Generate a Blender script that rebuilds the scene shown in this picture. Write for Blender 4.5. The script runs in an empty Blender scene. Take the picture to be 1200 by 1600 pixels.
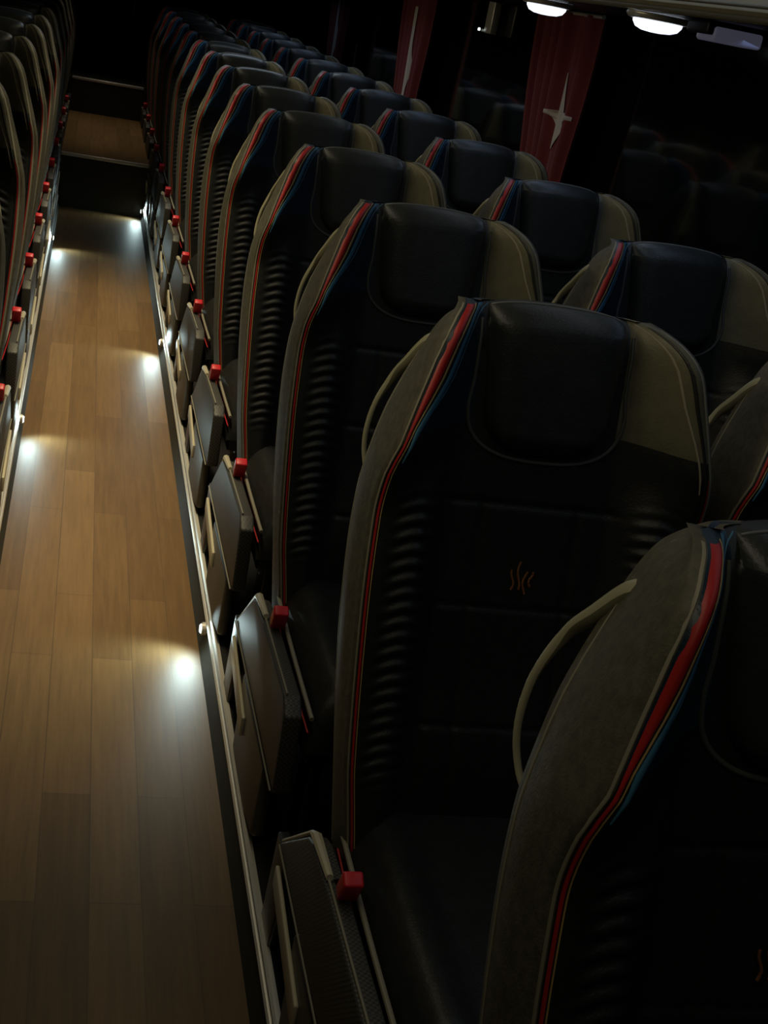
import bpy, bmesh, math, random
from mathutils import Matrix, Vector

random.seed(7)
S = bpy.context.scene
C = S.collection

# ------------------------------------------------------------------ camera, world, big lights, exposure
CAM_Z = 1.61
YAW, PITCH, ROLL, FPX = 0.2655, 0.3631, -0.1942, 2074.5
cam_d = bpy.data.cameras.new('camera'); cam = bpy.data.objects.new('camera', cam_d); C.objects.link(cam)
F = Vector((math.sin(YAW)*math.cos(PITCH), math.cos(YAW)*math.cos(PITCH), -math.sin(PITCH)))
R0 = Vector((math.cos(YAW), -math.sin(YAW), 0)); D0 = F.cross(R0)
RR = math.cos(ROLL)*R0 + math.sin(ROLL)*D0
DD = -math.sin(ROLL)*R0 + math.cos(ROLL)*D0
M = Matrix((( RR.x, -DD.x, -F.x, 0), (RR.y, -DD.y, -F.y, 0), (RR.z, -DD.z, -F.z, CAM_Z), (0, 0, 0, 1)))
cam.matrix_world = M
cam_d.sensor_fit = 'VERTICAL'; cam_d.sensor_height = 36; cam_d.lens = FPX*36/1600
cam_d.clip_start = 0.02
S.camera = cam

w = bpy.data.worlds.new('night'); S.world = w; w.use_nodes = True
w.node_tree.nodes['Background'].inputs[0].default_value = (0.02, 0.03, 0.05, 1)
w.node_tree.nodes['Background'].inputs[1].default_value = 0.15

S.view_settings.view_transform = 'Standard'; S.view_settings.look = 'None'
S.view_settings.gamma = 1; S.view_settings.use_curve_mapping = False
S.view_settings.exposure = 0.0

def area(name, loc, rot, sx, sy, power, col, spread=180):
    l = bpy.data.lights.new(name, 'AREA'); l.shape = 'RECTANGLE'; l.size = sx; l.size_y = sy
    l.energy = power; l.color = col; l.spread = math.radians(spread)
    o = bpy.data.objects.new(name, l); C.objects.link(o); o.location = loc; o.rotation_euler = rot
    return o
AX = 0.15                                         # centre line of the aisle
area('aisle_ceiling_light', (AX, 4.9, 2.04), (0, 0, 0), 0.10, 4.2, 11.0, (1.0, 0.82, 0.48), 52)
area('saloon_ceiling_light', (AX, 3.2, 2.05), (0, 0, 0), 0.25, 7.0, 5.0, (1.0, 0.90, 0.62), 150)  # unseen wide fill, added to brighten the rack face
area('rear_aisle_light', (AX, 10.2, 2.04), (0, 0, 0), 0.10, 2.0, 1.0, (1.0, 0.85, 0.62), 60)  # unseen fill, added to bring out the rear steps
area('left_rack_light', (-0.72, 4.5, 1.74), (0, math.radians(-68), 0), 0.05, 6.6, 2.6, (1.0, 0.87, 0.54), 62)
area('right_rack_top_light', (1.06, 5.4, 1.97), (0, math.radians(-12), 0), 0.04, 11.5, 2.8, (0.76, 0.87, 1.0), 150)  # unseen cool strip, added to rim the seat tops
area('right_rack_light', (1.32, 5.8, 1.66), (0, math.radians(12), 0), 0.04, 9.5, 1.7, (0.50, 0.68, 1.0), 150)
area('rear_ceiling_light', (0.6, 7.2, 2.02), (math.radians(-35), 0, 0), 1.2, 0.3, 2.4, (0.70, 0.85, 1.0), 150)

# ------------------------------------------------------------------ helpers
def tag(o, label=None, cat=None, group=None, kind=None):
    if label: o['label'] = label
    if cat: o['category'] = cat
    if group: o['group'] = group
    if kind: o['kind'] = kind
    return o

def empty(name, loc=(0, 0, 0)):
    o = bpy.data.objects.new(name, None); C.objects.link(o); o.location = loc
    o.empty_display_size = 0.05
    return o

def mesh(name, verts, faces, mat, parent=None, smooth=True, angle=None):
    me = bpy.data.meshes.new(name); me.from_pydata([tuple(v) for v in verts], [], faces); me.validate()
    bm = bmesh.new(); bm.from_mesh(me)
    bmesh.ops.remove_doubles(bm, verts=bm.verts, dist=1e-5)
    bmesh.ops.recalc_face_normals(bm, faces=bm.faces)
    bm.to_mesh(me); bm.free()
    if smooth:
        for p in me.polygons: p.use_smooth = True
        if angle is not None: me.set_sharp_from_angle(angle=math.radians(angle))
    me.materials.append(mat)
    o = bpy.data.objects.new(name, me); C.objects.link(o)
    if parent: o.parent = parent
    return o

class MB:
    def __init__(s): s.v = []; s.f = []
    def box(s, x0, x1, y0, y1, z0, z1, b=0.0):
        bm = bmesh.new(); bmesh.ops.create_cube(bm, size=1)
        for v in bm.verts:
            v.co = Vector(((x0+x1)/2+v.co.x*(x1-x0), (y0+y1)/2+v.co.y*(y1-y0), (z0+z1)/2+v.co.z*(z1-z0)))
        if b > 0: bmesh.ops.bevel(bm, geom=bm.edges[:], offset=b, segments=3, profile=0.5, affect='EDGES')
        s.add(bm); return s
    def add(s, bm):
        n = len(s.v); bm.verts.ensure_lookup_table(); bm.verts.index_update()
        s.v += [v.co.copy() for v in bm.verts]
        s.f += [[n+v.index for v in f.verts] for f in bm.faces]; bm.free()
    def prism(s, poly, x0, x1, b=0.0):             # poly in (y, z), extruded along x
        bm = bmesh.new()
        a = [bm.verts.new((x0, p[0], p[1])) for p in poly]; c = [bm.verts.new((x1, p[0], p[1])) for p in poly]
        bm.faces.new(a); bm.faces.new(c[::-1]); n = len(poly)
        for i in range(n): bm.faces.new((a[i], c[i], c[(i+1) % n], a[(i+1) % n]))
        bmesh.ops.recalc_face_normals(bm, faces=bm.faces)
        if b > 0: bmesh.ops.bevel(bm, geom=bm.edges[:], offset=b, segments=3, profile=0.5, affect='EDGES')
        s.add(bm); return s
    def extr_y(s, poly, y0, y1, b=0.0):            # poly in (x, z), extruded along y
        bm = bmesh.new()
        a = [bm.verts.new((p[0], y0, p[1])) for p in poly]; c = [bm.verts.new((p[0], y1, p[1])) for p in poly]
        bm.faces.new(a); bm.faces.new(c[::-1]); n = len(poly)
        for i in range(n): bm.faces.new((a[i], c[i], c[(i+1) % n], a[(i+1) % n]))
        bmesh.ops.recalc_face_normals(bm, faces=bm.faces)
        if b > 0: bmesh.ops.bevel(bm, geom=[e for e in bm.edges], offset=b, segments=2, profile=0.5, affect='EDGES')
        s.add(bm); return s
    def tube(s, pts, r, seg=10, flat=1.0, up=Vector((0, 0, 1)), cap=True):
        pts = [Vector(p) for p in pts]; n = len(pts); base = len(s.v)
        rad = r if isinstance(r, (list, tuple)) else [r]*n
        for i, p in enumerate(pts):
            t = (pts[min(i+1, n-1)]-pts[max(i-1, 0)]).normalized()
            a = t.cross(up)
            if a.length < 1e-4: a = t.cross(Vector((1, 0, 0)))
            a.normalize(); b = a.cross(t).normalized()
            for k in range(seg):
                an = 2*math.pi*k/seg
                s.v.append(p + a*math.cos(an)*rad[i] + b*math.sin(an)*rad[i]*flat)
        for i in range(n-1):
            for k in range(seg):
                k2 = (k+1) % seg
                s.f.append([base+i*seg+k, base+i*seg+k2, base+(i+1)*seg+k2, base+(i+1)*seg+k])
        if cap:
            s.f.append([base+k for k in range(seg)]); s.f.append([base+(n-1)*seg+k for k in range(seg)][::-1])
        return s
    def cyl(s, c, r, h, axis='z', seg=24, b=0.0):
        bm = bmesh.new(); bmesh.ops.create_cone(bm, cap_ends=True, segments=seg, radius1=r, radius2=r, depth=h)
        if b > 0: bmesh.ops.bevel(bm, geom=[e for e in bm.edges if abs(e.verts[0].co.z-e.verts[1].co.z) < 1e-6], offset=b, segments=2, affect='EDGES')
        rot = {'z': Matrix(), 'x': Matrix.Rotation(math.pi/2, 4, 'Y'), 'y': Matrix.Rotation(math.pi/2, 4, 'X')}[axis]
        bmesh.ops.transform(bm, matrix=Matrix.Translation(c) @ rot, verts=bm.verts); s.add(bm); return s
    def build(s, name, mat, parent=None, smooth=True, angle=40):
        return mesh(name, s.v, s.f, mat, parent, smooth, angle)

def interp(knots, x):
    if x <= knots[0][0]: return knots[0][1]
    if x >= knots[-1][0]: return knots[-1][1]
    for i in range(len(knots)-1):
        (a, fa), (b, fb) = knots[i], knots[i+1]
        if a <= x <= b:
            m0 = (fb-fa)/(b-a) if i == 0 else (fb-knots[i-1][1])/(b-knots[i-1][0])
            m1 = (fb-fa)/(b-a) if i == len(knots)-2 else (knots[i+2][1]-fa)/(knots[i+2][0]-a)
            t = (x-a)/(b-a); h = b-a
            return ((2*t**3-3*t*t+1)*fa + (t**3-2*t*t+t)*h*m0 + (-2*t**3+3*t*t)*fb + (t**3-t*t)*h*m1)
def smooth(a, b, x):
    t = min(1, max(0, (x-a)/(b-a))); return t*t*(3-2*t)

# ------------------------------------------------------------------ materials
def mat(name, col, rough=0.5, metal=0.0, noise=0.0, nscale=20, bump=0.0, bscale=200, col2=None, emit=None, es=0, spec=0.5, coat=0, sheen=0):
    m = bpy.data.materials.new(name); m.use_nodes = True; nt = m.node_tree; b = nt.nodes['Principled BSDF']
    b.inputs['Base Color'].default_value = (*col, 1); b.inputs['Roughness'].default_value = rough
    b.inputs['Metallic'].default_value = metal; b.inputs['Specular IOR Level'].default_value = spec
    if coat: b.inputs['Coat Weight'].default_value = coat
    if sheen: b.inputs['Sheen Weight'].default_value = sheen
    tc = nt.nodes.new('ShaderNodeTexCoord')
    if noise or col2:
        n = nt.nodes.new('ShaderNodeTexNoise'); n.inputs['Scale'].default_value = nscale; n.inputs['Detail'].default_value = 4
        nt.links.new(tc.outputs['Object'], n.inputs['Vector'])
        r = nt.nodes.new('ShaderNodeMix'); r.data_type = 'RGBA'
        c2 = col2 or tuple(c*(1-noise) for c in col)
        r.inputs['A'].default_value = (*col, 1); r.inputs['B'].default_value = (*c2, 1)
        mr = nt.nodes.new('ShaderNodeMapRange'); mr.inputs[1].default_value = 0.35; mr.inputs[2].default_value = 0.65
        nt.links.new(n.outputs['Fac'], mr.inputs[0]); nt.links.new(mr.outputs[0], r.inputs['Factor'])
        nt.links.new(r.outputs['Result'], b.inputs['Base Color'])
    if bump:
        n = nt.nodes.new('ShaderNodeTexNoise'); n.inputs['Scale'].default_value = bscale; n.inputs['Detail'].default_value = 3
        nt.links.new(tc.outputs['Object'], n.inputs['Vector'])
        bp = nt.nodes.new('ShaderNodeBump'); bp.inputs['Strength'].default_value = bump; bp.inputs['Distance'].default_value = 0.002
        nt.links.new(n.outputs['Fac'], bp.inputs['Height']); nt.links.new(bp.outputs['Normal'], b.inputs['Normal'])
    if emit:
        b.inputs['Emission Color'].default_value = (*emit, 1); b.inputs['Emission Strength'].default_value = es
    return m

LEATHER = mat('black_leather', (0.020, 0.022, 0.022), 0.42, noise=0.3, nscale=60, bump=0.25, bscale=260)
PADL = mat('headrest_leather', (0.034, 0.038, 0.040), 0.36, noise=0.2, nscale=50, bump=0.25, bscale=260)
WING = mat('grey_leather', (0.150, 0.143, 0.094), 0.48, noise=0.2, nscale=40, bump=0.2, bscale=240)
OLIVE = mat('olive_grey_cloth', (0.120, 0.112, 0.080), 0.60, noise=0.35, nscale=90, bump=0.3, bscale=300)
NAVY_SHADE = mat('navy_leather', (0.016, 0.034, 0.060), 0.34, noise=0.2, nscale=40, bump=0.2, bscale=240)  # dark copy of the wing leather, shade put into the colour
SHELL = mat('seat_back_shell', (0.018, 0.018, 0.019), 0.4)
RED = mat('red_piping', (0.50, 0.022, 0.022), 0.42)
YEL = mat('yellow_piping', (0.62, 0.42, 0.16), 0.45)
BLU = mat('blue_piping', (0.07, 0.24, 0.40), 0.42)
CRM = mat('cream_piping', (0.30, 0.28, 0.215), 0.5)
SEAM = mat('grey_seam', (0.10, 0.105, 0.10), 0.45)
mat_top = mat('pale_grey_piping', (0.22, 0.23, 0.24), 0.4)  # pale tone that paints the highlight on the headrest rim
METAL = mat('brushed_aluminium', (0.85, 0.82, 0.75), 0.33, metal=0.4, bump=0.1, bscale=120)
DMETAL = mat('dark_painted_steel', (0.055, 0.06, 0.068), 0.38, metal=0.5)
HANDLE = mat('handle_plastic', (0.42, 0.40, 0.27), 0.35)
PLAST = mat('grey_side_plastic', (0.095, 0.092, 0.075), 0.45, noise=0.15, nscale=30)
PLASTC = mat('pale_side_plastic', (0.62, 0.57, 0.42), 0.35)
BUCK = mat('red_buckle_plastic', (0.70, 0.02, 0.035), 0.35)
BELT = mat('black_webbing', (0.02, 0.02, 0.022), 0.7)
EMB = mat('embroidery_orange', (0.30, 0.11, 0.04), 0.6)

def mesh_mat():
    m = mat('perforated_grey_panel', (0.14, 0.14, 0.135), 0.5); nt = m.node_tree; b = nt.nodes['Principled BSDF']
    tc = nt.nodes.new('ShaderNodeTexCoord'); ch = nt.nodes.new('ShaderNodeTexChecker')
    mp = nt.nodes.new('ShaderNodeMapping'); mp.inputs['Scale'].default_value = (220, 220, 220)
    ch.inputs['Scale'].default_value = 1; ch.inputs['Color1'].default_value = (0.085, 0.085, 0.078, 1); ch.inputs['Color2'].default_value = (0.03, 0.03, 0.03, 1)
    nt.links.new(tc.outputs['Object'], mp.inputs[0]); nt.links.new(mp.outputs[0], ch.inputs[0]); nt.links.new(ch.outputs[0], b.inputs['Base Color'])
    return m
PERF = mesh_mat()

def wood_mat():
    m = bpy.data.materials.new('wood_plank_vinyl'); m.use_nodes = True; nt = m.node_tree; b = nt.nodes['Principled BSDF']
    N = nt.nodes.new; L = nt.links.new
    tc = N('ShaderNodeTexCoord'); mp = N('ShaderNodeMapping')
    mp.inputs['Rotation'].default_value = (0, 0, math.pi/2); mp.inputs['Location'].default_value = (0.17, -0.046, 0)
    L(tc.outputs['Object'], mp.inputs[0])
    br = N('ShaderNodeTexBrick'); br.offset = 0.37; br.offset_frequency = 2; br.squash = 1
    br.inputs['Color1'].default_value = (0.172, 0.099, 0.037, 1); br.inputs['Color2'].default_value = (0.250, 0.150, 0.060, 1)
    br.inputs['Mortar'].default_value = (0.13, 0.078, 0.035, 1)
    br.inputs['Scale'].default_value = 1; br.inputs['Mortar Size'].default_value = 0.0012; br.inputs['Mortar Smooth'].default_value = 0.3
    br.inputs['Brick Width'].default_value = 0.92; br.inputs['Row Height'].default_value = 0.096; br.inputs['Bias'].default_value = 0
    L(mp.outputs[0], br.inputs['Vector'])
    mp2 = N('ShaderNodeMapping'); mp2.inputs['Scale'].default_value = (60, 3, 3); L(tc.outputs['Object'], mp2.inputs[0])
    n = N('ShaderNodeTexNoise'); n.inputs['Scale'].default_value = 1; n.inputs['Detail'].default_value = 6; n.inputs['Roughness'].default_value = 0.7
    L(mp2.outputs[0], n.inputs['Vector'])
    mr = N('ShaderNodeMapRange'); mr.inputs[1].default_value = 0.3; mr.inputs[2].default_value = 0.7; mr.inputs[3].default_value = 0.78; mr.inputs[4].default_value = 1.18
    L(n.outputs['Fac'], mr.inputs[0])
    mx = N('ShaderNodeMix'); mx.data_type = 'RGBA'; mx.blend_type = 'MULTIPLY'; mx.inputs['Factor'].default_value = 1
    L(br.outputs['Color'], mx.inputs['A']); L(mr.outputs[0], mx.inputs['B']); L(mx.outputs['Result'], b.inputs['Base Color'])
    b.inputs['Roughness'].default_value = 0.5; b.inputs['Specular IOR Level'].default_value = 0.35
    bp = N('ShaderNodeBump'); bp.inputs['Strength'].default_value = 0.15; bp.inputs['Distance'].default_value = 0.001
    L(n.outputs['Fac'], bp.inputs['Height']); L(bp.outputs['Normal'], b.inputs['Normal'])
    return m
WOOD = wood_mat()
CARPET = mat('dark_floor_lining', (0.014, 0.014, 0.015), 0.9, bump=0.5, bscale=400)
RISER = mat('dark_riser_lining', (0.03, 0.031, 0.022), 0.6, noise=0.2, nscale=30)
WALL = mat('dark_wall_lining', (0.014, 0.015, 0.014), 0.75, bump=0.3, bscale=200)
PILLAR = mat('dark_pillar', (0.01, 0.01, 0.01), 0.7)
GLASS = mat('night_window_glass', (0.004, 0.005, 0.005), 0.08, spec=0.8, coat=0.3)
CEIL = mat('ceiling_lining', (0.16, 0.15, 0.115), 0.8)
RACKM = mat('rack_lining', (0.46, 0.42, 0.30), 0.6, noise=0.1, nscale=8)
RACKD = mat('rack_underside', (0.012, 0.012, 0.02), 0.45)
RACKT = mat('rack_edge', (0.30, 0.29, 0.24), 0.4)
BLACK = mat('black_lining', (0.004, 0.004, 0.004), 0.8)
LENS_ON = mat('lit_lens', (0.8, 0.8, 0.85), 0.3, emit=(0.80, 0.88, 1.0), es=1.5)
LENS_OFF = mat('dim_lens', (0.25, 0.25, 0.36), 0.3, emit=(0.30, 0.30, 0.45), es=0.10)
LED = mat('led_lens', (0.9, 0.95, 0.95), 0.3, emit=(0.85, 0.98, 0.95), es=3.0)
CURT = mat('red_curtain', (0.17, 0.010, 0.014), 0.75, sheen=0.3, bump=0.3, bscale=200)
WHITE = mat('white_print', (0.62, 0.58, 0.55), 0.7)

# ------------------------------------------------------------------ structure
XR, XL, PZ = 0.43, -0.13, 0.095                # aisle edges, podium height
WR, WL = 1.66, -1.36
YS1, YS2, YE = 8.90, 11.25, 13.4
def st(o): o['kind'] = 'structure'; return o
st(MB().box(XL-0.02, XR+0.02, -1.0, YS1, -0.03, 0).build('floor', WOOD, smooth=False))
st(MB().box(XL-0.02, XR+0.02, YS1, YS2, -0.03, 0.34).build('floor', WOOD, smooth=False)).name = 'floor_rear_step'
st(MB().box(XL-0.02, XR+0.02, YS2, YE, -0.03, 0.60).build('floor_rear_platform', RISER, smooth=False))
st(MB().box(XL, XR, YS1-0.006, YS1-0.001, 0.0, 0.325).build('trim_1', RISER, smooth=False))
st(MB().box(XL, XR, YS1-0.012, YS1+0.02, 0.325, 0.346, 0.004).build('trim_2', METAL))
st(MB().box(XL, XR, YS2-0.012, YS2+0.02, 0.585, 0.606, 0.004).build('trim_3', METAL))
st(MB().box(XL, XR, YS2-0.006, YS2-0.001, 0.34, 0.585).build('trim_4', RISER, smooth=False))
st(MB().box(XR, WR, -1.0, YE, -0.03, PZ).build('floor_right_podium', CARPET, smooth=False))
st(MB().box(WL, XL, -1.0, YE, -0.03, PZ).build('floor_left_podium', CARPET, smooth=False))
# podium edges: a dark cove at the floor, and an aluminium nosing of two ridges
for side, x, s, n in (('right', XR, -1, 5), ('left', XL, 1, 8)):
    def rx(a): return x + s*a
    st(MB().extr_y([(rx(0), 0.001), (rx(0.022), 0.001), (rx(0.008), 0.03), (rx(0.006), 0.066), (rx(0), 0.066)], -1, YS1-0.01).build('baseboard_'+side, RISER))
    st(MB().extr_y([(rx(0), 0.064), (rx(0.009), 0.064), (rx(0.012), 0.070), (rx(0.009), 0.075), (rx(0.001), 0.077), (rx(0.001), 0.086), (rx(0.006), 0.089), (rx(0.008), 0.094), (rx(0.004), 0.099), (rx(-0.005), 0.099), (rx(-0.005), 0.0955), (rx(0), 0.0955)], -1, YS1-0.01).build('trim_%d' % n, METAL))
    m = MB().extr_y([(rx(0), 0.0955), (rx(0.006), 0.0955), (rx(0.006), 0.62), (rx(0), 0.62)], YS2-0.0, YE-0.02)
    st(m.build('trim_%d' % (n+1), RISER, smooth=False))

# side walls: lower lining, pillars, window glass, top band
for side, x, s in (('right', WR, 1), ('left', WL, -1)):
    a, b = sorted((x, x+s*0.06))
    m = MB().box(a, b, -1, YE, 0, 1.0)
    m.box(a, b, -1, YE, 1.78, 2.12)
    st(m.build('wall_'+side, WALL, smooth=False))
    ledge = sorted((x-s*0.03, x))
    st(MB().box(ledge[0], ledge[1], -1, YE, 0.975, 1.005, 0.006).build('trim_%d' % (12 if s > 0 else 13), WALL))
PY = [-0.2, 2.22, 4.62, 6.98, 9.32, 11.62]
wi = 1
for side, x, s in (('right', WR, 1), ('left', WL, -1)):
    for i, y in enumerate(PY):
        a, b = sorted((x-s*0.012, x+s*0.05))
        st(MB().box(a, b, y-0.07, y+0.07, 1.0, 1.79, 0.006).build('trim_%d' % (20+wi), PILLAR))
        y1 = PY[i+1] if i+1 < len(PY) else YE+0.05
        a, b = sorted((x+s*0.015, x+s*0.022))
        st(MB().box(a, b, y+0.07, y1-0.07, 1.0, 1.79).build('window_%d' % wi, GLASS, smooth=False)); wi += 1
st(MB().box(WL-0.06, WR+0.06, YE, YE+0.06, -0.03, 2.12).build('wall_rear', BLACK, smooth=False))
st(MB().box(WL-0.06, WR+0.06, -1.06, -1.0, -0.03, 2.12).build('wall_front', WALL, smooth=False))
st(MB().box(WL-0.06, WR+0.06, -1.0, YE, 2.06, 2.12).build('ceiling', CEIL, smooth=False))
# rear door beyond the steps
dr = MB().box(XL-0.02, XR+0.02, YE-0.035, YE-0.002, 0.60, 1.98, 0.006).build('door_1', BLACK); st(dr)
MB().tube([(0.34, YE-0.05, 1.25), (0.34, YE-0.06, 1.15), (0.34, YE-0.05, 1.05)], 0.01).build('door_handle', METAL, dr)

# ------------------------------------------------------------------ luggage racks
def rack(x_edge, x_wall, s, label):
    r = empty('luggage_rack', (x_edge, 6.0, 1.69))
    tag(r, label, 'luggage rack')
    y0, y1 = -1.0-6.0, YE-6.05
    prof = [(0, 0.0), (s*(abs(x_wall-x_edge)-0.003), 0.0), (s*(abs(x_wall-x_edge)-0.003), 0.02), (s*0.03, 0.022), (-s*0.0, 0.02)]
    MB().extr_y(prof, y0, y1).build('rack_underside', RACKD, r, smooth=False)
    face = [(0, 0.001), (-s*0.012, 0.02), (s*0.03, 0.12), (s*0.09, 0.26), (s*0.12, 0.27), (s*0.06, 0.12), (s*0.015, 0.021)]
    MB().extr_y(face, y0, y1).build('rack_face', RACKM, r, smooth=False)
    MB().tube([(-s*0.004, y0, 0.009), (-s*0.004, y1, 0.009)], 0.0075).build('edge_trim', RACKT, r)
    MB().tube([(-s*0.020, y0, 0.03), (-s*0.020, y1, 0.03)], 0.004).build('edge_trim', RACKT, r)
    return r
rack(1.20, WR, 1, 'beige overhead luggage rack with dark underside above the right window seats')
rack(-0.90, WL, -1, 'beige overhead luggage rack above the left window seats')

def service_lamp(x, y, lens, label, square=False):
    r = empty('reading_lamp', (x, y, 1.69)); tag(r, label, 'lamp', 'reading lamps under the right luggage rack')
    m = MB()
    if square:
        m.box(-0.07, 0.07, -0.055, 0.055, -0.028, -0.001, 0.006); m.build('bezel', RACKD, r)
        MB().box(-0.055, 0.055, -0.062, 0.03, -0.040, -0.010, 0.006).build('lens', lens, r)
    else:
        n = 32; vs = []; fs = []
        prof = [(0.075, -0.0005), (0.077, -0.006), (0.072, -0.014), (0.062, -0.016), (0.058, -0.010)]
        for (rr, zz) in prof:
            for k in range(n): vs.append((rr*math.cos(2*math.pi*k/n), rr*math.sin(2*math.pi*k/n), zz))
        for i in range(len(prof)-1):
            for k in range(n): fs.append([i*n+k, i*n+(k+1) % n, (i+1)*n+(k+1) % n, (i+1)*n+k])
        mesh('bezel', vs, fs, METAL, r)
        vs = []; fs = []; prof = [(0.060, -0.008), (0.058, -0.022), (0.050, -0.033), (0.034, -0.039), (0.012, -0.041)]
        for (rr, zz) in prof:
            for k in range(n): vs.append((rr*math.cos(2*math.pi*k/n), rr*math.sin(2*math.pi*k/n), zz))
        for i in range(len(prof)-1):
            for k in range(n): fs.append([i*n+k, i*n+(k+1) % n, (i+1)*n+(k+1) % n, (i+1)*n+k])
        fs.append([(len(prof)-1)*n+k for k in range(n)])
        mesh('lens', vs, fs, lens, r)
    return r
service_lamp(1.27, 3.98, LENS_ON, 'glowing white lens under the rack, cut by the top edge of the photo')
service_lamp(1.27, 3.12, LENS_ON, 'glowing white oval lens under the rack, the one nearer the right edge of the photo')
service_lamp(1.29, 2.78, LENS_OFF, 'dim unlit lavender square lens under the rack, nearest the right edge of the photo', True)

# ------------------------------------------------------------------ seats
TOP = 1.237; REC = math.radians(12)
HW = sorted([(1.240, .146), (1.233, .160), (1.218, .180), (1.19, .199), (1.14, .215), (1.09, .229), (1.04, .242), (1.0, .252), (.9, .256), (.78, .254), (.575, .242), (.478, .229), (.36, .215)])
HWB = sorted([(1.240, .118), (1.225, .130), (1.203, .155), (1.164, .180), (1.071, .223), (1.0, .243), (.95, .252), (.853, .256), (.711, .250), (.5, .228), (.36, .212)])
Z0 = 0.40
def hw(z): return interp(HW, z)
def xred(z): return hw(z)-0.007
def hwb(z): return interp(HWB, z)
def thick(z):                                   # rounding over at the top of the back
    t = max(0, (z-1.185)/(TOP-1.185)); return math.sqrt(max(0.0, 1-t**2.4))
def bump(ax, z):
    wv = 0.098*smooth(0.112, max(0.150, xred(z)-0.004), ax)*smooth(0.93, 1.05, z)*math.sqrt(max(0.0, 1-(max(0, z-1.17)/0.072)**2.4))
    bo = 0.058*smooth(0.12, 0.185, ax)*(1-smooth(0.93, 1.04, z))
    b = wv + bo
    if 0.52 < z < 1.0:                          # gathered leather on the bolster
        e = smooth(0.52, 0.58, z)*(1-smooth(0.94, 1.0, z))*smooth(0.145, 0.165, ax)*(1-smooth(0.205, 0.226, ax))
        b += e*0.0026*math.sin(2*math.pi*z/0.021 + 2.2*math.sin(ax*60))
    if ax < 0.15:                               # cross seams of the middle panel
        for zs in (0.62, 0.80, 0.955):
            b -= 0.0028*math.exp(-((z-zs)/0.005)**2)*(1-smooth(0.12, 0.15, ax))
        b -= 0.004*math.exp(-((ax-0.075)/0.004)**2)*(1-smooth(0.94, 0.97, z))
        b += 0.016*math.exp(-((z-0.56)/0.10)**2)*(1-smooth(0.11, 0.15, ax))
    return (b-wv)*thick(z)+wv
def front(x, z):
    ax = abs(x); h = hw(z); e = max(0, (ax-(h-0.024))/0.024); e = min(e, 1)
    return bump(ax, z) - 0.022*(1-math.sqrt(max(0, 1-e*e))) - 0.045*(1-thick(z))
def back(x, z):
    ax = abs(x); h = hwb(z); e = min(1, max(0, (ax-(h-0.05))/0.05))
    return -0.10 + 0.03*(1-math.sqrt(max(0, 1-e*e))) + 0.055*(1-thick(z))
def P(x, z, d, oz=0.0):                         # seat-local point; local z = world z - podium
    return Vector((x, -(TOP-z)*math.tan(REC) - d*math.cos(REC), z + 0.4*d*math.sin(REC) - PZ + oz))

def zrows():
    zs = []; z = Z0
    while z < 0.52: zs.append(z); z += 0.012
    while z < 1.0: zs.append(z); z += 0.0035
    while z < 1.18: zs.append(z); z += 0.008
    while z < TOP-0.002: zs.append(z); z += max(0.0015, (TOP-z)*0.12)
    zs.append(TOP); return zs
ZR = zrows()
def sheet(name, fx, nx, mt, parent, zs=None, fd=front, off=0.0):
    zs = zs or ZR; vs = []; fs = []
    for z in zs:
        for i in range(nx+1):
            x = fx(z, i/nx); vs.append(P(x, z, fd(x, z)+off))
    n = nx+1
    for j in range(len(zs)-1):
        for i in range(nx): fs.append([j*n+i, j*n+i+1, (j+1)*n+i+1, (j+1)*n+i])
    return mesh(name, vs, fs, mt, parent)

def ribbon(name, path, wid, hgt, mt, parent, s):
    """raised piping that follows the front surface: path(z) gives |x| of its centre"""
    zs = [z for i, z in enumerate(ZR) if i % 3 == 0 or z > 1.2]
    zs = [z for z in zs if wid(z) > 0.0004 and z < 1.2345]
    vs = []; fs = []; K = 6
    for z in zs:
        c = path(z); wv = wid(z)
        for k in range(K+1):
            u = -1+2*k/K; x = min(c+u*wv, hw(z)-0.0005)
            vs.append(P(s*x, z, front(x, z)+hgt*math.sqrt(max(0, 1-u*u))-0.0008))
    n = K+1
    for j in range(len(zs)-1):
        for i in range(K): fs.append([j*n+i, j*n+i+1, (j+1)*n+i+1, (j+1)*n+i])
    return mesh(name, vs, fs, mt, parent)

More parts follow.
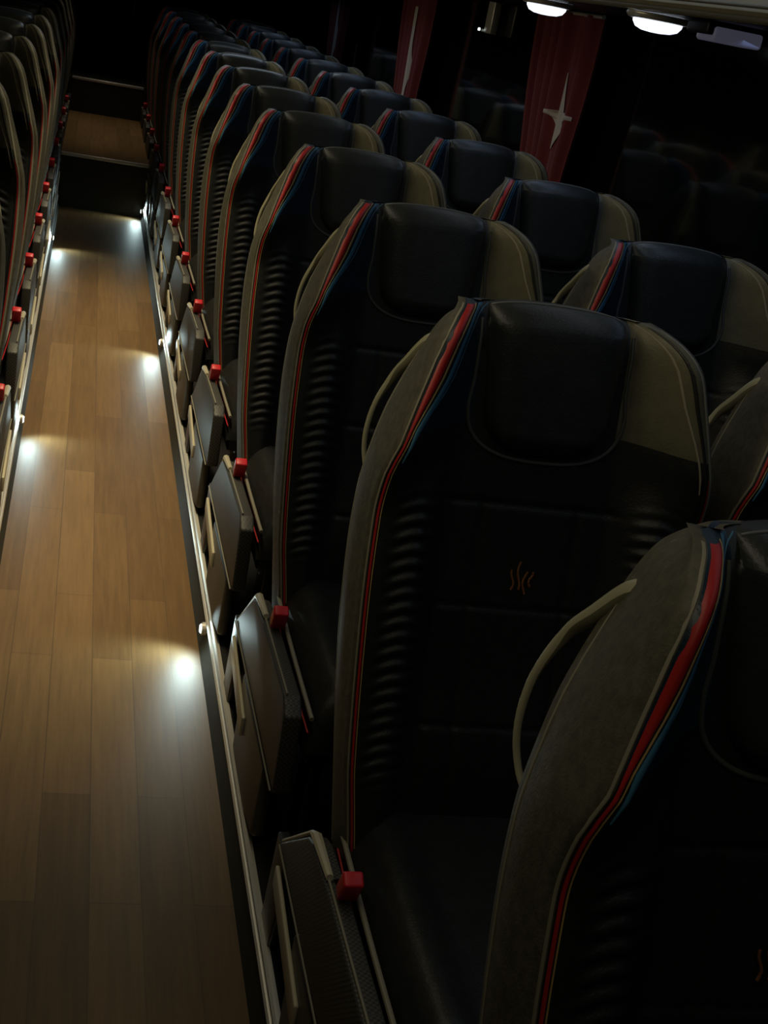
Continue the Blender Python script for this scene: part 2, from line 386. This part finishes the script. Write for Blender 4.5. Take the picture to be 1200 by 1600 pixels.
def make_seat(col=-1):
    root = empty('coach_seat')
    WZ = 1.0
    # middle and lower front: black leather
    WZ = 1.065; zlow = [z for z in ZR if z <= WZ+0.004]; zhi = [z for z in ZR if z >= zlow[-1]-1e-6]
    br = sheet('backrest', lambda z, t: -xred(z)+2*xred(z)*t, 90, LEATHER, root, zlow)
    # embroidered mark
    m = MB()
    for i, (x, zc, h) in enumerate(((-0.014, 0.845, 0.030), (-0.004, 0.852, 0.042), (0.006, 0.842, 0.034), (0.015, 0.848, 0.022))):
        pts = [P(x+0.003*math.sin(k*0.9+i), zc-h/2+h*k/6, front(x, zc)+0.002) for k in range(7)]
        m.tube(pts, 0.0018, 6)
    m.build('embroidered_mark', EMB, br)
    # head wings: grey leather, the coloured-piping side darkened in colour for its shade, full width of the head zone
    sheet('head_panel', lambda z, t: -0.114+0.228*t, 30, LEATHER, root, zhi)
    for sg in (-1, 1):
        tag(sheet('head_wing', lambda z, t: sg*(0.114+(xred(z)-0.114)*t), 24, NAVY_SHADE if sg == col else WING, root, zhi), 'navy leather head wing' if sg == col else 'olive grey leather head wing')
    # side bolsters in olive-grey cloth: front edge, side and round to the back
    for s in (-1, 1):
        vs = []; fs = []; NF, NB = 14, 6
        for z in ZR:
            a = xred(z); h = hw(z)
            row = []
            for i in range(NF+1):
                t = i/NF; x = a+(h-a)*math.sin(t*math.pi/2)
                row.append(P(s*x, z, front(x, z)))
            pa = row[-1]; pb = P(s*hwb(z), z, back(hwb(z), z))
            for i in range(1, 7):
                t = i/7; q = pa.lerp(pb, t); q.x += s*0.006*math.sin(math.pi*t)*thick(z); row.append(q)
            row.append(pb)
            for i in range(1, NB+1):
                t = i/NB; x = hwb(z)-0.05*(1-math.cos(t*math.pi/2)); row.append(P(s*x, z, back(x, z)))
            vs += row
        n = NF+NB+8
        for j in range(len(ZR)-1):
            for i in range(n-1): fs.append([j*n+i, j*n+i+1, (j+1)*n+i+1, (j+1)*n+i])
        tag(mesh('side_bolster', vs, fs, OLIVE, root), 'olive grey cloth side bolster')
    sheet('back_shell', lambda z, t: (hwb(z)-0.05)*(2*t-1), 20, SHELL, root, ZR[::3]+[ZR[-1]], back)
    # coloured piping
    up_ = lambda z: smooth(1.05, 1.16, z)
    tag(ribbon('piping', lambda z: xred(z)-0.003-0.006*up_(z), lambda z: 0.0017+0.0058*up_(z), 0.0030, RED, root, col), 'red piping')
    tag(ribbon('piping', lambda z: xred(z)-0.0065-0.0135*up_(z), lambda z: 0.0008+0.0018*up_(z), 0.0022, YEL, root, col), 'yellow piping')
    tag(ribbon('piping', lambda z: xred(z)-0.012-0.022*up_(z), lambda z: 0.0058*smooth(1.0, 1.09, z), 0.003, BLU, root, col), 'blue piping')
    tag(ribbon('piping', lambda z: xred(z)-0.012-0.034*up_(z), lambda z: 0.0012*smooth(1.0, 1.09, z), 0.002, BLU, root, col), 'blue piping')
    tag(ribbon('piping', lambda z: xred(z)+0.0022, lambda z: 0.0012, 0.0034, CRM, root, col), 'cream piping')
    tag(ribbon('piping', lambda z: xred(z)-0.002, lambda z: 0.0028, 0.0028, CRM, root, -col), 'cream piping')
    tag(ribbon('piping', lambda z: xred(z)-0.010-0.006*up_(z), lambda z: 0.0030, 0.0028, LEATHER, root, -col), 'black piping')
    tag(ribbon('piping', lambda z: xred(z)-0.018-0.012*up_(z), lambda z: 0.0018*smooth(0.98, 1.05, z), 0.0024, CRM, root, -col), 'cream piping')
    tag(ribbon('piping', lambda z: xred(z)-0.006, lambda z: 0.0018*(1-smooth(0.98, 1.08, z)), 0.003, RED, root, -col), 'red piping')
    for s in (-1, 1):
        pts = [P(s*(hwb(z)+0.0005), z, back(hwb(z), z)+0.012) for z in ZR[::4]]
        MB().tube(pts, 0.0032, 8).build('edge_piping', CRM, root)
    # headrest pad, wraps over the top of the back
    vs = []; fs = []; rows = []
    zb = 1.028
    def padw(z):
        t = min(1, max(0, (z-zb)/0.075)); return (0.098+0.011*smooth(1.08, 1.22, z))*(1-(1-t)**2.6)**(1/2.6)
    NX = 26
    pz = [zb+0.0008+ (1.212-zb)*(k/26)**1.5 for k in range(27)]
    for z in pz:
        row = []
        for i in range(NX+1):
            u = -1+2*i/NX; uu = math.sin(u*math.pi/2); wdt = padw(z)
            e = (1-abs(uu)**5)**0.5; eb = min(1, ((z-zb)/0.03))**0.5
            row.append(P(uu*wdt, z, -0.004+0.034*e*eb))
        rows.append(row)
    for k in range(1, 13):                      # roll over the top ridge
        a = math.pi*k/12; cy = -0.03; row = []
        for i in range(NX+1):
            u = -1+2*i/NX; uu = math.sin(u*math.pi/2); wdt = 0.109-0.01*(k/12); e = (1-abs(uu)**5)**0.5
            d = cy+(0.060*math.cos(a))*(0.5+0.5*e) if True else 0
            zz = 1.212+0.033*math.sin(a)*(0.75+0.25*e)-0.006*uu*uu
            row.append(P(uu*wdt, zz, d))
        rows.append(row)
    for zz in (1.19, 1.15, 1.10):
        rows.append([P(math.sin((-1+2*i/NX)*math.pi/2)*0.098, zz, -0.098) for i in range(NX+1)])
    vs = [v for r in rows for v in r]; n = NX+1
    for j in range(len(rows)-1):
        for i in range(NX): fs.append([j*n+i, j*n+i+1, (j+1)*n+i+1, (j+1)*n+i])
    hp = mesh('headrest', vs, fs, PADL, root)
    tag(MB().tube([rows[31][i] for i in range(2, NX-1)], 0.0016, 8).build('top_piping', mat_top, hp), 'pale piping along the top of the headrest')
    # U seam round the pad
    pts = []
    for k in range(41):
        a = math.pi*k/40; x = -0.122*math.copysign(abs(math.cos(a))**0.75, math.cos(a)); z = 1.10-0.080*abs(math.sin(a))**0.75
        pts.append(P(x, z, front(x, z)+0.001))
    for z in (1.13, 1.16, 1.19, 1.215): pts = [P(-0.118, z, front(0.118, z)+0.001)]+pts+[P(0.118, z, front(0.118, z)+0.001)]
    MB().tube(pts, 0.0028, 8).build('headrest_seam', SEAM, hp)
    pts = [P(s_*0.104, z, 0.012) for s_ in (-1,) for z in (1.07, 1.12, 1.17, 1.21)]
    # grab handle on the aisle shoulder
    hk = [(-.168, 1.172, -.035), (-.178, 1.164, -.055), (-.193, 1.130, -.09), (-.208, 1.098, -.12), (-.228, 1.05, -.135), (-.236, 1.002, -.137), (-.232, .962, -.13), (-.222, .935, -.11), (-.205, .91, -.075)]
    pts = [P(x, z, d) for x, z, d in hk]; fine = []
    for i in range(len(pts)-1):
        for k in range(5):
            t = k/5; p0 = pts[max(i-1, 0)]; p1 = pts[i]; p2 = pts[i+1]; p3 = pts[min(i+2, len(pts)-1)]
            fine.append(0.5*((2*p1)+(p2-p0)*t+(2*p0-5*p1+4*p2-p3)*t*t+(3*p1-p0-3*p2+p3)*t**3))
    fine.append(pts[-1]); n = len(fine)
    MB().tube(fine, [0.0135-0.0095*smooth(0.12, 0.6, i/n) for i in range(n)], 10, flat=0.8).build('grab_handle', HANDLE, root)
    # cushion
    vs = []; fs = []
    yb = -(TOP-0.5)*math.tan(REC)-0.01
    NY, NXc = 30, 30
    def cw(t): return 0.225+0.006*math.sin(t*math.pi)
    rows = []
    for j in range(NY+1):
        t = j/NY; y = yb-0.50*t
        row = []
        for i in range(NXc+1):
            u = -1+2*i/NXc; uu = math.sin(u*math.pi/2)
            e = (1-abs(uu)**6)**0.5; ef = min(1, (1-t)/0.10); ef = math.sqrt(max(0, 1-(1-ef)**2))
            z = 0.395 + (0.085+0.030*smooth(0.11, 0.18, abs(uu)*0.225)*e)*e*(0.35+0.65*ef) - 0.006*math.exp(-((t-0.45)/0.012)**2)
            row.append((uu*cw(t), y, z-PZ))
        rows.append(row)
    rows.append([(x, yb-0.505, 0.385-PZ) for x, _, _ in rows[-1]])
    for r in rows: r.insert(0, (r[0][0]-0.001, r[0][1], 0.375-PZ)); r.append((r[-1][0]+0.001, r[-1][1], 0.375-PZ))
    n = NXc+3; vs = [v for r in rows for v in r]
    for j in range(len(rows)-1):
        for i in range(n-1): fs.append([j*n+i, j*n+i+1, (j+1)*n+i+1, (j+1)*n+i])
    cu = mesh('cushion', vs, fs, LEATHER, root)
    for s in (-1, 1):
        tag(MB().tube([(s*(cw(t)-0.002), yb-0.02-0.48*t, 0.452-PZ+0.010*math.sin(t*3.1)) for t in [k/12 for k in range(13)]], 0.0042, 8).build('piping', CRM, root), 'cream cushion piping')
        tag(MB().tube([(s*(cw(t)+0.001), yb-0.02-0.48*t, 0.425-PZ+0.006*math.sin(t*3.1)) for t in [k/12 for k in range(13)]], 0.0018, 8).build('piping', RED, root), 'red cushion piping')
    # base pan and legs
    MB().box(-0.215, 0.215, yb-0.46, yb+0.02, 0.335-PZ, 0.376-PZ, 0.008).build('seat_frame', DMETAL, root)
    for s in (-1, 1):
        MB().prism([(yb-0.40, 0.34-PZ), (yb-0.30, 0.34-PZ), (yb-0.27, 0.001), (yb-0.37, 0.001)], s*0.17-0.012, s*0.17+0.012, 0.003).build('leg', DMETAL, root)
    # aisle side panel
    x0 = -0.266
    up = MB().prism([(0.01, 0.29-PZ), (-0.165, 0.430-PZ), (-0.20, 0.444-PZ), (-0.32, 0.455-PZ), (-0.62, 0.470-PZ), (-0.66, 0.45-PZ), (-0.67, 0.30-PZ)], x0-0.004, x0+0.028, 0.005).build('side_panel', PERF, root)
    rim = [(x0+0.004, 0.012, 0.292-PZ), (x0+0.004, -0.16, 0.434-PZ), (x0+0.004, -0.19, 0.448-PZ), (x0+0.004, -0.30, 0.459-PZ)]
    tag(MB().tube(rim, [0.004, 0.0045, 0.0085, 0.006], 8).build('panel_rim', PLASTC, up), 'pale rim of the panel')
    MB().tube([(x0+0.003, -0.20, 0.447-PZ), (x0+0.003, -0.32, 0.458-PZ), (x0+0.003, -0.62, 0.473-PZ)], 0.002, 8).build('panel_rim', CRM, up)
    MB().tube([(x0-0.006, 0.0, 0.293-PZ), (x0-0.006, -0.66, 0.300-PZ)], 0.0018, 8).build('panel_rim', CRM, up)
    tag(MB().prism([(0.05, 0.285-PZ), (-0.06, 0.285-PZ), (-0.02, 0.001), (0.07, 0.001)], x0, x0+0.02, 0.004).build('leg', DMETAL, root), 'dark rear leg on the aisle side')
    tag(MB().prism([(-0.19, 0.275-PZ), (-0.56, 0.28-PZ), (-0.55, 0.12-PZ), (-0.43, 0.001), (-0.20, 0.001)], x0-0.004, x0+0.022, 0.010).build('side_panel', PLAST, root), 'olive grey lower side panel')
    tag(MB().prism([(-0.02, 0.268-PZ), (-0.02, 0.230-PZ), (-0.30, 0.185-PZ), (-0.30, 0.228-PZ)], x0-0.011, x0-0.003, 0.003).build('panel_strip', PLASTC, root), 'pale strip on the side panel')
    # belt buckle on its stalk
    sb = MB().tube([(-0.235, -0.25, 0.40-PZ), (-0.245, -0.30, 0.455-PZ), (-0.247, -0.335, 0.485-PZ)], 0.010, 8, flat=0.4).build('belt_stalk', BELT, root)
    bm_ = MB().box(-0.0145, 0.0145, -0.012, 0.012, -0.028, 0.020, 0.004)
    rot = Matrix.Translation((-0.246, -0.352, 0.488-PZ)) @ Matrix.Rotation(math.radians(28), 4, 'X')
    bm_.v = [rot @ Vector(v) for v in bm_.v]
    tag(bm_.build('belt_buckle', BUCK, root), 'red seat belt buckle')
    return root

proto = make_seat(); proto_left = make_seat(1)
def copy_tree(o, parent=None):
    c = o.copy(); C.objects.link(c); c.parent = parent
    for ch in list(o.children): copy_tree(ch, c)
    return c
ORD = ['first', 'second', 'third', 'fourth', 'fifth', 'sixth', 'seventh', 'eighth', 'ninth', 'tenth', 'eleventh', 'twelfth', 'thirteenth', 'fourteenth']
used = set()
def put(x, y, label, group, left=False):
    src = proto_left if left else proto
    if src.name not in used: o = src; used.add(src.name)
    else: o = copy_tree(src)
    o.location = (x, y, PZ)
    if left: o.scale = (-1, 1, 1)
    tag(o, label, 'seat', group)
    return o
PITCH_Y = 0.8044
NR = 14
for k in range(NR):
    y = 0.998+PITCH_Y*k - (0.026 if k == 0 else 0)
    extra = [', cut by lower right corner', ', its grab handle in view'][k] if k < 2 else ''
    put(0.696, y, 'black leather coach seat right of the aisle, %s from camera%s' % (ORD[k], extra), 'seats right of the aisle')
    if k >= 1:
        put(1.234, y, 'black leather coach seat by the right windows, %s row from the camera' % ORD[k], 'right window seats')
LY = 2.985
for k in range(12):
    y = LY+PITCH_Y*k
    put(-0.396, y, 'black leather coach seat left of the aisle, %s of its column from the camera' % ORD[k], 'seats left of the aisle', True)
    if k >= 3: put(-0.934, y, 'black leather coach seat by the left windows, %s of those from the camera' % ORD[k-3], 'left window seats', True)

# ------------------------------------------------------------------ aisle step lamps
def step_lamp(x, y, s, label, power):
    r = empty('step_lamp', (x, y, 0.050)); tag(r, label, 'lamp', 'step lamps along the aisle')
    MB().cyl((s*0.004, 0, 0), 0.017, 0.014, 'x', 20, 0.002).build('bezel', METAL, r)
    MB().cyl((s*0.012, 0, 0), 0.012, 0.006, 'x', 20, 0.002).build('lens', LED, r)
    l = bpy.data.lights.new('step_lamp_light', 'SPOT'); l.energy = power; l.color = (0.70, 0.94, 0.95)
    l.spot_size = math.radians(140); l.spot_blend = 1.0; l.shadow_soft_size = 0.03
    o = bpy.data.objects.new('step_lamp_light', l); C.objects.link(o); o.parent = r
    o.location = (s*0.034, -0.005, 0.026)
    d = Vector((s*0.55, -0.72, -0.20)); o.rotation_euler = d.to_track_quat('-Z', 'Y').to_euler()
for i, (y, p) in enumerate(((3.03, 3.4), (5.72, 2.6), (8.85, 2.6))):
    step_lamp(XR-0.010, y, -1, 'small white step lamp low on the right edge of the aisle, %s from the camera' % ORD[i], p)
for i, (y, p) in enumerate(((4.50, 2.5), (7.62, 2.4))):
    step_lamp(XL+0.010, y, 1, 'small white step lamp low on the left edge of the aisle, %s from the camera' % ORD[i], p)

# ------------------------------------------------------------------ curtains on the right pillars
def make_curtain(stripe=False):
    r = empty('window_curtain', (WR-0.09, 4.62, 1.0))
    tc = 0.50 if stripe else 0.29
    W2, NYc, NZ = 0.30, 90, 40; z1 = 0.68
    def wav(t): return (0.028-0.019*math.exp(-((t-tc)/0.15)**2))*math.sin(t*math.pi*2*5.5+0.6)+0.010*math.sin(t*23)
    def pt(t, v, off=0):
        pinch = 1-0.34*math.exp(-((v-0.10)/0.45)**2)
        y = (t-0.5)*2*W2*pinch - 0.03*(1-v); return Vector((wav(t)*0.9*(0.7+0.3*v)-off, y, 0.0+z1*v))
    vs = [pt(i/NYc, j/NZ) for j in range(NZ+1) for i in range(NYc+1)]; n = NYc+1
    fs = [[j*n+i, j*n+i+1, (j+1)*n+i+1, (j+1)*n+i] for j in range(NZ) for i in range(NYc)]
    c = mesh('drape', vs, fs, CURT, r)
    so = c.modifiers.new('thickness', 'SOLIDIFY'); so.thickness = 0.003; so.offset = 1
    MB().tube([(0.0, -W2-0.03, z1), (0.0, W2+0.03, z1)], 0.007, 10).build('curtain_rail', METAL, r)
    # four-pointed white print (follows the cloth)
    vs = []; fs = []; NT, NV = 24, 40
    if stripe:
        za, zc = 0.06, 0.60
        def halfw(v): return 0.035+0.02*math.exp(-((v-0.45)/0.12)**2)
    else:
        za, zc = 0.235, 0.490
        def halfw(v):                            # 0 bottom tip .. 1 top tip
            if v < 0.42: return 0.004+0.085*(v/0.42)
            if v < 0.48: return 0.130
            return 0.034*(1-(v-0.48)/0.52)+0.005
    for j in range(NV+1):
        v = j/NV; zz = (za+(zc-za)*v)/z1
        for i in range(NT+1):
            u = -1+2*i/NT; t = tc+u*halfw(v)/(2*W2)
            p = pt(t, zz, 0.0); p.x -= 0.0045; vs.append(p)
    n = NT+1
    fs = [[j*n+i, j*n+i+1, (j+1)*n+i+1, (j+1)*n+i] for j in range(NV) for i in range(NT)]
    tag(mesh('white_print', vs, fs, WHITE, c), 'white printed stripe' if stripe else 'white four-pointed print')
    return r
cur = make_curtain(); cur2 = make_curtain(True)
CT = ['dark red curtain with a white four-pointed print, the nearest and widest in the photo',
      'dark red curtain second from the camera, a narrow strip with a white line',
      'dark red curtain on the third pillar from the camera, behind the far window seats',
      'dark red curtain on the farthest pillar in view, close to the top edge']
for i, y in enumerate((4.635, 6.98, 9.32, 11.62)):
    o = (cur, cur2)[i] if i < 2 else copy_tree(cur2)
    o.location.y = y; tag(o, CT[i], 'curtain', 'red curtains on the right windows')

# added pale block on the second window, standing in for a reflection
r = empty('wall_fitting', (WR-0.018, 5.85, 1.56)); tag(r, 'small pale grey fitting with a tiny white light on the right window, between two curtains', 'wall fitting')
MB().box(-0.016, 0.016, -0.05, 0.05, -0.01, 0.12, 0.005).build('housing', METAL, r)
MB().cyl((-0.018, 0.12, 0.0), 0.006, 0.008, 'x', 14).build('indicator_light', LED, r)
MB().box(-0.006, 0.006, 0.04, 0.13, -0.008, 0.004, 0.002).build('bracket', PLAST, r)
